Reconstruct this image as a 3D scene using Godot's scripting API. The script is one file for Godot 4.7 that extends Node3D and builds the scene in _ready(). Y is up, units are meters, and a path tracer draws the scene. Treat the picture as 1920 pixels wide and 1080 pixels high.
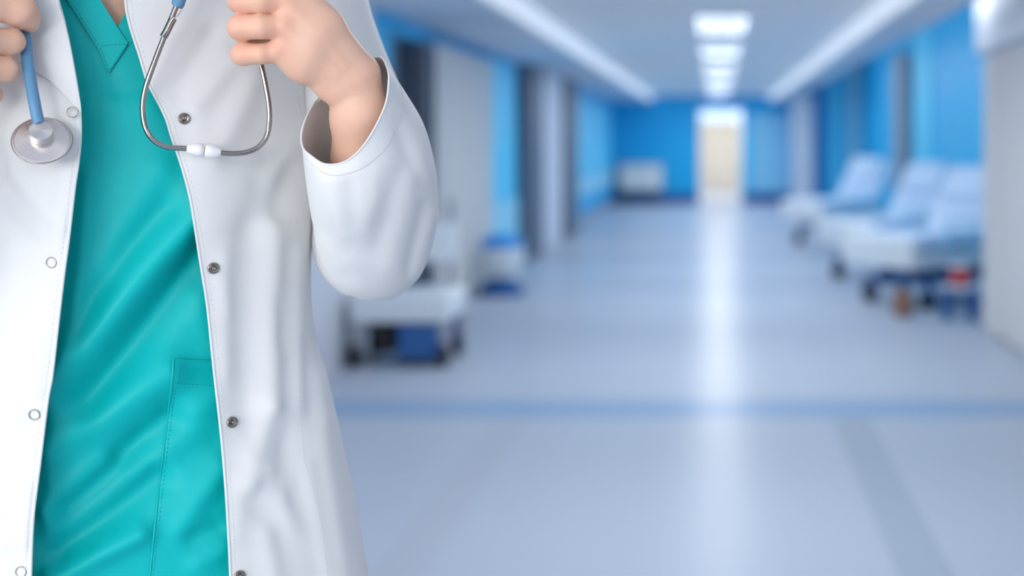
extends Node3D
# A person in a white lab coat over teal scrubs stands before a blurred blue hospital corridor.

const CAM_H := 1.36          # camera height
const F := 2600.0            # focal length in pixels of the 1920 x 1080 frame
const VX := 1342.0           # where the corridor's lines meet
const VY := 265.0
const PX0 := -0.626          # the person's axis
const PZ0 := 1.444
const YAW := 0.408

var M := {}
var used := {}

# ------------------------------------------------------------------ mesh builder
class MB:
	var v := PackedVector3Array()
	var n := PackedVector3Array()
	var c := PackedColorArray()
	var i := PackedInt32Array()
	var uv := PackedVector2Array()
	func tri(a: int, b: int, d: int) -> void:
		var g := (v[d] - v[a]).cross(v[b] - v[a])
		if g.dot(n[a] + n[b] + n[d]) < 0.0:
			i.append(a); i.append(d); i.append(b)
		else:
			i.append(a); i.append(b); i.append(d)
	func flat_quad(a: Vector3, b: Vector3, d: Vector3, e: Vector3, nn: Vector3) -> void:
		var k := v.size()
		v.append_array(PackedVector3Array([a, b, d, e]))
		n.append_array(PackedVector3Array([nn, nn, nn, nn]))
		tri(k, k + 1, k + 2); tri(k, k + 2, k + 3)
	func hull(pts: Array, faces: Array) -> void:
		var mid := Vector3.ZERO
		for p in pts: mid += p
		mid /= pts.size()
		for f in faces:
			var k := v.size()
			var nn: Vector3 = (pts[f[1]] - pts[f[0]]).cross(pts[f[2]] - pts[f[0]]).normalized()
			if nn.dot(pts[f[0]] - mid) < 0: nn = -nn
			for q in f:
				v.append(pts[q]); n.append(nn)
			for q in range(1, f.size() - 1): tri(k, k + q, k + q + 1)
	# box with chamfered edges
	func box(p: Vector3, s: Vector3, ch := 0.0, basis := Basis()) -> void:
		var h := s / 2.0
		ch = minf(ch, minf(h.x, minf(h.y, h.z)) * 0.8)
		var pts := []
		var idx := {}
		for sx in [-1, 1]:
			for sy in [-1, 1]:
				for sz in [-1, 1]:
					for ax in 3:
						var q := Vector3(sx * (h.x - (0.0 if ax == 0 else ch)), sy * (h.y - (0.0 if ax == 1 else ch)), sz * (h.z - (0.0 if ax == 2 else ch)))
						idx[[sx, sy, sz, ax]] = pts.size()
						pts.append(p + basis * q)
		var faces := []
		for s1 in [-1, 1]:
			faces.append([idx[[s1, -1, -1, 0]], idx[[s1, 1, -1, 0]], idx[[s1, 1, 1, 0]], idx[[s1, -1, 1, 0]]])
			faces.append([idx[[-1, s1, -1, 1]], idx[[1, s1, -1, 1]], idx[[1, s1, 1, 1]], idx[[-1, s1, 1, 1]]])
			faces.append([idx[[-1, -1, s1, 2]], idx[[1, -1, s1, 2]], idx[[1, 1, s1, 2]], idx[[-1, 1, s1, 2]]])
		if ch > 0.0:
			for s1 in [-1, 1]:
				for s2 in [-1, 1]:
					faces.append([idx[[s1, s2, -1, 0]], idx[[s1, s2, 1, 0]], idx[[s1, s2, 1, 1]], idx[[s1, s2, -1, 1]]])
					faces.append([idx[[s1, -1, s2, 0]], idx[[s1, 1, s2, 0]], idx[[s1, 1, s2, 2]], idx[[s1, -1, s2, 2]]])
					faces.append([idx[[-1, s1, s2, 1]], idx[[1, s1, s2, 1]], idx[[1, s1, s2, 2]], idx[[-1, s1, s2, 2]]])
					for s3 in [-1, 1]:
						faces.append([idx[[s1, s2, s3, 0]], idx[[s1, s2, s3, 1]], idx[[s1, s2, s3, 2]]])
		hull(pts, faces)
	# smooth grid; ref is a point behind the surface
	func normals_of(rows: Array, ref: Vector3, closed: bool) -> Array:
		var out := []
		var nr := rows.size()
		var nc: int = rows[0].size()
		var sgn := 0.0
		for r in nr:
			var a: PackedVector3Array = rows[maxi(r - 1, 0)]
			var b: PackedVector3Array = rows[mini(r + 1, nr - 1)]
			var m: PackedVector3Array = rows[r]
			var o := PackedVector3Array()
			o.resize(nc)
			for k in nc:
				var l := (k - 1 + nc) % nc if closed else maxi(k - 1, 0)
				var h := (k + 1) % nc if closed else mini(k + 1, nc - 1)
				o[k] = (b[k] - a[k]).cross(m[h] - m[l]).normalized()
				sgn += o[k].dot((m[k] - ref).normalized())
			out.append(o)
		if sgn < 0:
			for r in nr:
				for k in nc: out[r][k] = -out[r][k]
		return out
	func grid(rows: Array, norms: Array, closed := false, skip := {}) -> int:
		var base := v.size()
		var nc: int = rows[0].size()
		for r in rows.size():
			v.append_array(rows[r]); n.append_array(norms[r])
		for r in rows.size() - 1:
			for k in (nc if closed else nc - 1):
				if skip.has(r * nc + k): continue
				var a := base + r * nc + k
				var b := base + r * nc + (k + 1) % nc
				tri(a, b, b + nc); tri(a, b + nc, a + nc)
		return base
	# cloth of some thickness
	func sheet(rows: Array, thick: float, ref: Vector3, closed := false) -> void:
		var no := normals_of(rows, ref, closed)
		grid(rows, no, closed)
		var back := []
		var bn := []
		for r in rows.size():
			var o := PackedVector3Array()
			var q := PackedVector3Array()
			for k in rows[r].size():
				o.append(rows[r][k] - no[r][k] * thick); q.append(-no[r][k])
			back.append(o); bn.append(q)
		grid(back, bn, closed)
		var nr := rows.size()
		var nc: int = rows[0].size()
		for e in [0, nr - 1]:
			for k in (nc if closed else nc - 1):
				var k2 := (k + 1) % nc
				var inner: int = 1 if e == 0 else nr - 2
				var nn: Vector3 = (rows[e][k] - rows[inner][k]).normalized()
				flat_quad(rows[e][k], rows[e][k2], back[e][k2], back[e][k], nn)
		if not closed:
			for e in [0, nc - 1]:
				var inner: int = 1 if e == 0 else nc - 2
				for r in nr - 1:
					var nn: Vector3 = (rows[r][e] - rows[r][inner]).normalized()
					flat_quad(rows[r][e], rows[r + 1][e], back[r + 1][e], back[r][e], nn)
	func tube(pts: Array, rad: Array, segs := 12, caps := true) -> void:
		var rows := []
		var nn := []
		var up := Vector3(0.12, 0.3, 0.95)
		for k in pts.size():
			var t: Vector3 = (pts[mini(k + 1, pts.size() - 1)] - pts[maxi(k - 1, 0)]).normalized()
			up = (up - t * up.dot(t)).normalized()
			var sd := t.cross(up)
			var r: float = rad[mini(k, rad.size() - 1)]
			var row := PackedVector3Array()
			var nr := PackedVector3Array()
			for s in segs:
				var a := TAU * s / segs
				var d := up * cos(a) + sd * sin(a)
				row.append(pts[k] + d * r); nr.append(d)
			rows.append(row); nn.append(nr)
		grid(rows, nn, true)
		if caps:
			for e in [0, pts.size() - 1]:
				var t2: Vector3 = (pts[0] - pts[1]) if e == 0 else (pts[e] - pts[e - 1])
				t2 = t2.normalized()
				var k0 := v.size()
				v.append(pts[e]); n.append(t2)
				for s in segs:
					v.append(rows[e][s]); n.append(t2)
				for s in segs: tri(k0, k0 + 1 + s, k0 + 1 + (s + 1) % segs)
	# turned shape: profile of Vector2(radius, height) about the transform's y
	func lathe(prof: Array, x := Transform3D(), segs := 32, smooth := false) -> void:
		var list := []
		if smooth:
			list = [prof]
		else:
			for k in prof.size() - 1: list.append([prof[k], prof[k + 1]])
		for pf in list:
			var rows := []
			var nn := []
			for k in pf.size():
				var d: Vector2 = pf[mini(k + 1, pf.size() - 1)] - pf[maxi(k - 1, 0)]
				var nd := Vector2(d.y, -d.x).normalized()
				var row := PackedVector3Array()
				var nr := PackedVector3Array()
				for s in segs:
					var a := TAU * s / segs
					row.append(x * Vector3(pf[k].x * cos(a), pf[k].y, pf[k].x * sin(a)))
					nr.append((x.basis * Vector3(nd.x * cos(a), nd.y, nd.x * sin(a))).normalized())
				rows.append(row); nn.append(nr)
			grid(rows, nn, true)
	# turned metal: texture coordinates run round it
	func lathe_uv(prof: Array, x: Transform3D, segs: int) -> void:
		for q in prof.size() - 1:
			var d: Vector2 = prof[q + 1] - prof[q]
			var nd := Vector2(d.y, -d.x).normalized()
			var rows := []
			var nn := []
			for k in 2:
				var row := PackedVector3Array()
				var nr := PackedVector3Array()
				for s in segs + 1:
					var a := TAU * s / segs
					var r: float = maxf(prof[q + k].x, 0.00002)
					row.append(x * Vector3(r * cos(a), prof[q + k].y, r * sin(a)))
					nr.append((x.basis * Vector3(nd.x * cos(a), nd.y, nd.x * sin(a))).normalized())
					uv.append(Vector2(float(s) / segs, float(q + k)))
				rows.append(row); nn.append(nr)
			grid(rows, nn)
	func mesh() -> ArrayMesh:
		var a := []
		a.resize(Mesh.ARRAY_MAX)
		a[Mesh.ARRAY_VERTEX] = v
		a[Mesh.ARRAY_NORMAL] = n
		if c.size() == v.size(): a[Mesh.ARRAY_COLOR] = c
		if uv.size() == v.size() and uv.size(): a[Mesh.ARRAY_TEX_UV] = uv
		a[Mesh.ARRAY_INDEX] = i
		var m := ArrayMesh.new()
		m.add_surface_from_arrays(Mesh.PRIMITIVE_TRIANGLES, a)
		return m
	# smooth union of tapered capsules [a, b, ra, rb, k] meshed as surface nets
	func blob(bones: Array, cell: float) -> void:
		var lo := Vector3.INF
		var hi := -Vector3.INF
		for b in bones:
			var r := maxf(b[2], b[3]) + cell * 3.0
			lo = lo.min(b[0] - Vector3.ONE * r).min(b[1] - Vector3.ONE * r)
			hi = hi.max(b[0] + Vector3.ONE * r).max(b[1] + Vector3.ONE * r)
		var nx := int((hi.x - lo.x) / cell) + 2
		var ny := int((hi.y - lo.y) / cell) + 2
		var nz := int((hi.z - lo.z) / cell) + 2
		var f := PackedFloat32Array()
		f.resize(nx * ny * nz)
		f.fill(1.0)
		for b in bones:
			var a0: Vector3 = b[0]
			var ab: Vector3 = b[1] - a0
			var l2 := maxf(ab.length_squared(), 1e-9)
			var ra: float = b[2]
			var rb: float = b[3]
			var k: float = b[4]
			var m := maxf(ra, rb) + k + cell * 2.5
			var p0: Vector3 = (a0.min(b[1]) - Vector3.ONE * m - lo) / cell
			var p1: Vector3 = (a0.max(b[1]) + Vector3.ONE * m - lo) / cell
			for z in range(maxi(int(p0.z), 0), mini(int(p1.z) + 1, nz)):
				for y in range(maxi(int(p0.y), 0), mini(int(p1.y) + 1, ny)):
					var at := (z * ny + y) * nx
					for x in range(maxi(int(p0.x), 0), mini(int(p1.x) + 1, nx)):
						var q := lo + Vector3(x, y, z) * cell - a0
						var t := clampf(q.dot(ab) / l2, 0.0, 1.0)
						var d := (q - ab * t).length() - (ra + (rb - ra) * t)
						var o := f[at + x]
						var h := maxf(k - absf(d - o), 0.0) / k
						f[at + x] = minf(d, o) - h * h * k * 0.25
		var at_cell := {}
		for z in nz - 1:
			for y in ny - 1:
				for x in nx - 1:
					var g := (z * ny + y) * nx + x
					var s := 0
					var e := [f[g], f[g + 1], f[g + nx], f[g + nx + 1], f[g + nx * ny], f[g + nx * ny + 1], f[g + nx * ny + nx], f[g + nx * ny + nx + 1]]
					if e[0] > 0.9: continue
					for q in 8:
						if e[q] < 0.0: s += 1
					if s == 0 or s == 8: continue
					var sum := Vector3.ZERO
					var cnt := 0
					for pr in [[0, 1], [2, 3], [4, 5], [6, 7], [0, 2], [1, 3], [4, 6], [5, 7], [0, 4], [1, 5], [2, 6], [3, 7]]:
						var u: float = e[pr[0]]
						var w: float = e[pr[1]]
						if (u < 0.0) != (w < 0.0):
							var t := u / (u - w)
							var ca := Vector3(pr[0] & 1, (pr[0] >> 1) & 1, pr[0] >> 2)
							var cb := Vector3(pr[1] & 1, (pr[1] >> 1) & 1, pr[1] >> 2)
							sum += ca.lerp(cb, t)
							cnt += 1
					at_cell[g] = v.size()
					v.append(lo + (Vector3(x, y, z) + sum / cnt) * cell)
					n.append(Vector3(e[1] + e[3] + e[5] + e[7] - e[0] - e[2] - e[4] - e[6], e[2] + e[3] + e[6] + e[7] - e[0] - e[1] - e[4] - e[5], e[4] + e[5] + e[6] + e[7] - e[0] - e[1] - e[2] - e[3]).normalized())
		var sx := 1
		var sy := nx
		var sz := nx * ny
		for g in at_cell:
			for ax in [[sx, sy, sz], [sy, sz, sx], [sz, sx, sy]]:
				if (f[g] < 0.0) != (f[g + ax[0]] < 0.0):
					var g1: int = g - ax[1]
					var g2: int = g - ax[1] - ax[2]
					var g3: int = g - ax[2]
					if at_cell.has(g1) and at_cell.has(g2) and at_cell.has(g3):
						tri(at_cell[g], at_cell[g1], at_cell[g2]); tri(at_cell[g], at_cell[g2], at_cell[g3])

# ------------------------------------------------------------------ scene helpers
func mat(called: String, col: Color, rough := 0.6, metal := 0.0, spec := 0.5) -> StandardMaterial3D:
	var m := StandardMaterial3D.new()
	m.resource_name = called
	m.albedo_color = col
	m.roughness = rough
	m.metallic = metal
	m.metallic_specular = spec
	M[called] = m
	return m

func numbered(s: String) -> String:
	used[s] = used.get(s, -1) + 1
	return s if used[s] == 0 else "%s_%03d" % [s, used[s]]

func obj(called: String, mb: MB, m: Material, parent: Node = self, kind := "") -> MeshInstance3D:
	var o := MeshInstance3D.new()
	o.mesh = mb.mesh()
	o.material_override = m
	o.name = numbered(called) if parent == self else called
	parent.add_child(o, true)
	if kind: o.set_meta("kind", kind)
	return o

func tag(o: Node, label: String, category: String, group := "") -> void:
	o.set_meta("label", label)
	o.set_meta("category", category)
	if group: o.set_meta("group", group)

func thing(called: String, label: String, category: String, at := Vector3.ZERO, turn := 0.0, group := "") -> Node3D:
	var o := Node3D.new()
	o.name = numbered(called)
	add_child(o)
	o.position = at
	o.rotation.y = turn
	tag(o, label, category, group)
	return o

func copy(o: Node3D, stem: String, at: Vector3, label := "") -> Node3D:
	var r: Node3D = o.duplicate()
	r.name = numbered(stem)
	add_child(r)
	r.position = at
	if label: r.set_meta("label", label)
	return r

func bx(p: Vector3, s: Vector3, ch := 0.0) -> MB:
	var b := MB.new()
	b.box(p, s, ch)
	return b

# box from its least to its greatest corner
func span(a: Vector3, b: Vector3, ch := 0.0) -> MB:
	return bx((a + b) / 2.0, (b - a).abs(), ch)

func structure(called: String, mb: MB, m: Material, parent: Node = self) -> MeshInstance3D:
	return obj(called, mb, m, parent, "structure")

func noise_normal(size: int, freq: float, bump: float, sd := 1, octaves := 3) -> NoiseTexture2D:
	var t := NoiseTexture2D.new()
	var fn := FastNoiseLite.new()
	fn.seed = sd
	fn.frequency = freq
	fn.fractal_octaves = octaves
	t.noise = fn
	t.width = size
	t.height = size
	t.seamless = true
	t.as_normal_map = true
	t.bump_strength = bump
	return t

func area(p: Vector3, size: Vector2, energy: float, col: Color, euler: Vector3, parent: Node = self) -> void:
	var l := AreaLight3D.new()
	l.name = "area_light"
	l.area_size = size
	l.area_normalize_energy = true
	l.light_energy = energy
	l.light_color = col
	l.area_range = 40.0
	l.area_attenuation = 2.0
	l.shadow_enabled = true
	parent.add_child(l, true)
	l.position = p
	l.rotation_degrees = euler

# ------------------------------------------------------------------ the person's frame
# pixel of the photograph and depth in front of the chest -> point in the person's own axes
func L(px: float, py: float, z: float) -> Vector3:
	var sn := sin(YAW)
	var cs := cos(YAW)
	var k := (px - VX) / F
	# unknown local x: world x = PX0 + x cs + z sn, depth = PZ0 + x sn - z cs
	var x := (k * (PZ0 - z * cs) - PX0 - z * sn) / (cs - k * sn)
	var depth := PZ0 + x * sn - z * cs
	return Vector3(x, CAM_H - (py - VY) * depth / F, z)

func row_y(py: float, x: float, z: float) -> float:
	return CAM_H - (py - VY) * (PZ0 + x * sin(YAW) - maxf(z, -0.13) * cos(YAW)) / F

func to_px(p: Vector3) -> Vector2:
	var depth := PZ0 + p.x * sin(YAW) - p.z * cos(YAW)
	return Vector2(VX + F * (PX0 + p.x * cos(YAW) + p.z * sin(YAW)) / depth, VY - F * (p.y - CAM_H) / depth)

# smooth curve through [py, value] knots
func curve(kn: Array, py: float) -> float:
	if py <= kn[0][0]: return kn[0][1]
	var e := kn.size() - 1
	if py >= kn[e][0]: return kn[e][1]
	var k := 0
	while kn[k + 1][0] < py: k += 1
	var x0: float = kn[k][0]
	var x1: float = kn[k + 1][0]
	var t := (py - x0) / (x1 - x0)
	var m0 := _slope(kn, k) * (x1 - x0)
	var m1 := _slope(kn, k + 1) * (x1 - x0)
	var t2 := t * t
	var t3 := t2 * t
	return (2 * t3 - 3 * t2 + 1) * kn[k][1] + (t3 - 2 * t2 + t) * m0 + (-2 * t3 + 3 * t2) * kn[k + 1][1] + (t3 - t2) * m1

func _slope(kn: Array, k: int) -> float:
	var a: Array = kn[maxi(k - 1, 0)]
	var b: Array = kn[mini(k + 1, kn.size() - 1)]
	return (float(b[1]) - float(a[1])) / (float(b[0]) - float(a[0]))

func spline(pts: Array, per: int) -> Array:
	var out := []
	for k in pts.size() - 1:
		var a: Vector3 = pts[maxi(k - 1, 0)]
		var b: Vector3 = pts[k]
		var c: Vector3 = pts[k + 1]
		var d: Vector3 = pts[mini(k + 2, pts.size() - 1)]
		for s in per: out.append(b.cubic_interpolate(c, a, d, float(s) / per))
	out.append(pts[-1])
	return out

func spline2(pts: Array, per: int) -> Array:
	var q := []
	for p in pts: q.append(Vector3(p[0], p[1], 0))
	var out := []
	for p in spline(q, per): out.append(Vector2(p.x, p.y))
	return out

# sum of rounded ridges [half width, height in mm, x1, y1, x2, y2, ...]
func ridges(list: Array, px: float, py: float) -> float:
	var s := 0.0
	for f in list:
		var best := 9.0
		var w2: float = f[0] * f[0]
		for k in range(2, f.size() - 2, 2):
			var ax: float = f[k]
			var ay: float = f[k + 1]
			var dx: float = f[k + 2] - ax
			var dy: float = f[k + 3] - ay
			var t := clampf(((px - ax) * dx + (py - ay) * dy) / (dx * dx + dy * dy), 0.0, 1.0)
			var qx := px - ax - dx * t
			var qy := py - ay - dy * t
			best = minf(best, (qx * qx + qy * qy) / w2)
		if best < 9.0: s += f[1] * 0.001 * exp(-best)
	return s

# ------------------------------------------------------------------ everything
func _ready() -> void:
	# camera: level, lens shifted so that the corridor's lines meet at (VX, VY)
	var at := CameraAttributesPhysical.new()
	at.frustum_near = 0.05
	at.frustum_far = 200.0
	at.frustum_focal_length = 50.0
	at.frustum_focus_distance = 1.45
	at.exposure_aperture = 2.2
	var cam := Camera3D.new()
	cam.name = "camera"
	add_child(cam)
	cam.position = Vector3(0, CAM_H, 0)
	cam.attributes = at
	cam.projection = Camera3D.PROJECTION_FRUSTUM
	cam.near = 0.05
	cam.far = 200.0
	cam.size = 2.0 * 0.05 * 540.0 / F
	cam.frustum_offset = Vector2((960.0 - VX) / F * 0.05, (VY - 540.0) / F * 0.05)
	cam.current = true
	# daylight outside the unseen windows, exposure
	var env := Environment.new()
	env.background_mode = Environment.BG_COLOR
	env.background_color = Color(0.86, 0.92, 1.0)
	env.background_energy_multiplier = 1.0
	env.tonemap_mode = Environment.TONE_MAPPER_LINEAR
	env.tonemap_exposure = 1.0
	env.sdfgi_enabled = true
	env.ssao_enabled = true
	env.ssil_enabled = true
	var we := WorldEnvironment.new()
	we.name = "world"
	we.environment = env
	add_child(we)
	# area light at the unseen side window, placed to light the person's left
	area(Vector3(-2.2, 1.525, 1.0), Vector2(2.6, 1.25), 4.3, Color(1.0, 0.97, 0.94), Vector3(0, -90, 0))
	# area light at the unseen window behind the camera, lighting the person frontally
	area(Vector3(-1.1, 1.5, 3.9), Vector2(2.0, 1.3), 8.9, Color(1.0, 0.975, 0.95), Vector3(0, 0, 0))
	materials()
	room()
	furniture()
	person()
	stethoscope()

func materials() -> void:
	mat("floor_vinyl", Color(0.70, 0.745, 0.81), 0.28, 0.0, 0.075)
	mat("floor_band", Color(0.58, 0.68, 0.80), 0.28, 0.0, 0.075)
	mat("floor_stripe", Color(0.65, 0.70, 0.76), 0.28, 0.0, 0.075)
	mat("floor_faint", Color(0.695, 0.732, 0.79), 0.28, 0.0, 0.075)
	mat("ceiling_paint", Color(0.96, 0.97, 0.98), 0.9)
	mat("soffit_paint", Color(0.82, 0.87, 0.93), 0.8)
	mat("blue_wall", Color(0.03, 0.73, 0.95), 0.5)
	mat("deep_blue", Color(0.04, 0.58, 0.86), 0.5)
	mat("light_blue", Color(0.35, 0.85, 1.0), 0.5)
	mat("pale_blue", Color(0.60, 0.88, 0.98), 0.5)
	mat("base_blue", Color(0.16, 0.36, 0.64), 0.5)
	mat("white_paint", Color(0.86, 0.88, 0.92), 0.45)
	mat("grey_paint", Color(0.62, 0.65, 0.70), 0.5)
	mat("dark_metal", Color(0.36, 0.41, 0.48), 0.45)
	mat("curtain_cloth", Color(0.83, 0.835, 0.845), 0.85)
	mat("rubber", Color(0.05, 0.06, 0.08), 0.6)
	mat("sheet_cloth", Color(0.78, 0.87, 0.97), 0.85)
	mat("bed_white", Color(0.86, 0.90, 0.93), 0.4)
	mat("steel_blue", Color(0.12, 0.36, 0.62), 0.4)
	mat("sky_blue", Color(0.10, 0.58, 0.90), 0.45)
	mat("red_plastic", Color(0.80, 0.24, 0.26), 0.4)
	mat("amber_plastic", Color(0.60, 0.44, 0.36), 0.5)
	mat("beige_wall", Color(0.95, 0.94, 0.92), 0.7)
	var lamp := mat("lamp_glow", Color(0.95, 0.97, 1.0), 0.5)
	lamp.emission_enabled = true
	lamp.emission = Color(0.95, 0.98, 1.0)
	lamp.emission_energy_multiplier = 0.85
	var strip := mat("cove_glow", Color(0.95, 0.97, 1.0), 0.5)
	strip.emission_enabled = true
	strip.emission = Color(0.95, 0.98, 1.0)
	strip.emission_energy_multiplier = 0.4
	var pane := mat("window_glass", Color(0.9, 0.95, 1.0, 0.08), 0.05)
	pane.transparency = BaseMaterial3D.TRANSPARENCY_ALPHA
	# the person
	var weave := noise_normal(512, 0.35, 2.0, 5, 2)
	var coat := mat("coat_cotton", Color(0.90, 0.905, 0.905), 0.62)
	coat.normal_enabled = true
	coat.normal_texture = weave
	coat.normal_scale = 0.10
	coat.uv1_triplanar = true
	coat.uv1_scale = Vector3.ONE * 9.0
	coat.backlight_enabled = true
	coat.backlight = Color(0.22, 0.21, 0.21)
	var teal := mat("scrub_cotton", Color(0.0, 0.74, 0.74), 0.52, 0.0, 0.36)
	teal.normal_enabled = true
	teal.normal_texture = weave
	teal.normal_scale = 0.10
	teal.uv1_triplanar = true
	teal.uv1_scale = Vector3.ONE * 9.0
	mat("scrub_thread", Color(0.0, 0.60, 0.62), 0.6)
	mat("coat_thread", Color(0.80, 0.81, 0.84), 0.7)
	var skin := mat("skin", Color.WHITE, 0.48)
	skin.vertex_color_use_as_albedo = true
	skin.subsurf_scatter_enabled = true
	skin.subsurf_scatter_strength = 0.25
	skin.normal_enabled = true
	skin.normal_texture = noise_normal(512, 0.12, 3.0, 9, 3)
	skin.normal_scale = 0.45
	skin.uv1_triplanar = true
	skin.uv1_scale = Vector3.ONE * 22.0
	mat("chrome", Color(0.64, 0.62, 0.60), 0.10, 1.0)
	mat("brushed_steel", Color(0.80, 0.79, 0.79), 0.33, 1.0)
	var spun := mat("spun_steel", Color(0.86, 0.84, 0.83), 0.34, 1.0)
	spun.anisotropy_enabled = true
	spun.anisotropy = 0.8
	mat("snap_steel", Color(0.62, 0.60, 0.57), 0.25, 1.0)
	mat("blue_tubing", Color(0.36, 0.56, 0.71), 0.4)
	var tip := mat("white_silicone", Color(0.93, 0.93, 0.93), 0.4)
	tip.subsurf_scatter_enabled = true
	tip.subsurf_scatter_strength = 0.2
	mat("hair", Color(0.16, 0.10, 0.07), 0.5)
	mat("trousers", Color(0.0, 0.60, 0.62), 0.6)
	mat("shoe_white", Color(0.85, 0.85, 0.86), 0.5)

# ------------------------------------------------------------------ the corridor; z is minus the distance from the camera
func room() -> void:
	# floor with its inlaid bands
	structure("floor", span(Vector3(-2.9, -0.2, 5.0), Vector3(3.1, 0.0, -44.0)), M.floor_vinyl)
	structure("trim_1", span(Vector3(-2.25, 0.0, -6.82), Vector3(2.75, 0.0008, -7.3)), M.floor_band)
	structure("trim_2", span(Vector3(0.57, 0.0, 4.9), Vector3(0.75, 0.0008, -6.82)), M.floor_stripe)
	structure("trim_3", span(Vector3(-1.09, 0.0, 4.9), Vector3(-0.91, 0.0008, -6.82)), M.floor_faint)
	# ceiling: raised middle, lower soffits on both sides, high ceiling over the bay
	structure("ceiling", span(Vector3(-1.5, 2.35, 5.0), Vector3(1.3, 2.6, -30.4)), M.ceiling_paint)
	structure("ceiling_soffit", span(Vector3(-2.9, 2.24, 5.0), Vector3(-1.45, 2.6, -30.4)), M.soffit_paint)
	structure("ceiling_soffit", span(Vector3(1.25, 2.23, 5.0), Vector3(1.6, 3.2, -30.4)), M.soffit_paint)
	structure("ceiling_bay", span(Vector3(1.6, 2.95, 5.0), Vector3(3.1, 3.2, -30.4)), M.ceiling_paint)
	# left wall; its window is out of view, placed to light the person
	var wl := MB.new()
	var wl2 := MB.new()
	for s in [[5.0, 2.4, 0.0, 2.6], [2.4, -0.4, 0.0, 0.85], [2.4, -0.4, 2.2, 2.6], [-0.4, -9.1, 0.0, 2.6], [-9.1, -9.66, 0.0, 2.6], [-10.6, -30.4, 0.0, 2.6], [-9.66, -10.6, 2.12, 2.6]]:
		(wl2 if s[0] < -9.0 else wl).box(Vector3(-2.4, (s[2] + s[3]) / 2, (s[0] + s[1]) / 2), Vector3(0.3, s[3] - s[2], absf(s[0] - s[1])))
	structure("wall_left", wl, M.white_paint)
	structure("wall_left_end", wl2, M.blue_wall)
	var win := structure("unseen_window_1", bx(Vector3(-2.42, 1.525, 1.0), Vector3(0.012, 1.35, 2.8)), M.window_glass)
	var wf := MB.new()
	for y in [0.88, 2.17]: wf.box(Vector3(-2.42, y, 1.0), Vector3(0.07, 0.06, 2.8), 0.005)
	for z in [2.37, 1.0, -0.37]: wf.box(Vector3(-2.42, 1.525, z), Vector3(0.065, 1.24, 0.06), 0.005)
	obj("window_frame", wf, M.white_paint, win)
	obj("window_sill", span(Vector3(-2.55, 0.83, 2.45), Vector3(-2.2, 0.855, -0.45), 0.004), M.white_paint, win)
	# dark doorway in the left wall
	var dr := structure("door_1", span(Vector3(-2.5, 0.0, -9.68), Vector3(-2.42, 2.12, -10.58)), M.dark_metal)
	obj("door_frame", span(Vector3(-2.54, 0.0, -9.62), Vector3(-2.23, 2.12, -9.68)), M.dark_metal, dr)
	obj("door_frame", span(Vector3(-2.54, 0.0, -10.56), Vector3(-2.20, 2.12, -10.72)), M.dark_metal, dr)
	obj("handle", span(Vector3(-2.42, 1.0, -9.8), Vector3(-2.38, 1.03, -9.93), 0.004), M.brushed_steel, dr)
	# pilasters: dark, pale, dark
	structure("wall_column", span(Vector3(-2.25, 0.0, -15.7), Vector3(-2.1, 2.24, -17.0), 0.01), M.dark_metal)
	structure("wall_column", span(Vector3(-2.25, 0.0, -17.05), Vector3(-2.12, 2.24, -19.2), 0.01), M.white_paint)
	structure("wall_column", span(Vector3(-2.25, 0.0, -19.25), Vector3(-2.06, 2.24, -20.8), 0.01), M.dark_metal)
	structure("wall_panel", span(Vector3(-2.25, 0.75, -13.7), Vector3(-2.22, 2.2, -15.3), 0.005), M.light_blue)
	structure("wall_panel", span(Vector3(-2.25, 0.1, -13.7), Vector3(-2.22, 0.74, -15.6), 0.005), M.pale_blue)
	structure("wall_panel", span(Vector3(-2.25, 0.45, -21.1), Vector3(-2.21, 0.75, -30.2), 0.005), M.pale_blue)
	structure("wall_panel", span(Vector3(-2.25, 0.78, -21.1), Vector3(-2.23, 2.05, -29.6), 0.005), M.light_blue)
	structure("baseboard_left", span(Vector3(-2.25, 0.0, -20.8), Vector3(-2.23, 0.12, -30.3)), M.grey_paint)
	# right wall: bay from 26 m to the camera
	structure("wall_right", span(Vector3(2.75, 0.0, 5.0), Vector3(3.1, 3.2, -9.0)), M.white_paint)
	structure("wall_right_bay", span(Vector3(2.75, 0.0, -9.0), Vector3(3.1, 3.2, -26.0)), M.blue_wall)
	structure("wall_right_end", span(Vector3(1.7, 0.0, -26.0), Vector3(3.1, 3.2, -30.4)), M.deep_blue)
	structure("wall_column", span(Vector3(1.42, 0.0, -25.7), Vector3(1.82, 2.23, -26.0), 0.01), M.white_paint)
	structure("wall_panel", span(Vector3(2.06, 0.0, -26.0), Vector3(2.42, 2.9, -25.96), 0.005), M.light_blue)
	structure("wall_panel", span(Vector3(2.46, 0.0, -26.0), Vector3(2.72, 2.9, -25.96), 0.005), M.pale_blue)
	structure("wall_column", span(Vector3(2.56, 0.0, -19.4), Vector3(2.75, 2.6, -20.0), 0.01), M.grey_paint)
	structure("wall_panel", span(Vector3(2.72, 0.0, -17.6), Vector3(2.75, 2.9, -19.0), 0.005), M.light_blue)
	# far wall with the doorway and the passage behind it
	var wf2 := MB.new()
	wf2.box(Vector3(-1.33, 1.3, -30.5), Vector3(1.94, 2.6, 0.2))
	wf2.box(Vector3(1.15, 1.3, -30.5), Vector3(1.18, 2.6, 0.2))
	wf2.box(Vector3(0.1, 2.33, -30.5), Vector3(0.93, 0.54, 0.2))
	structure("wall_far", wf2, M.blue_wall)
	structure("baseboard_far", span(Vector3(-2.2, 0.0, -30.4), Vector3(-0.38, 0.22, -30.37)), M.base_blue)
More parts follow.
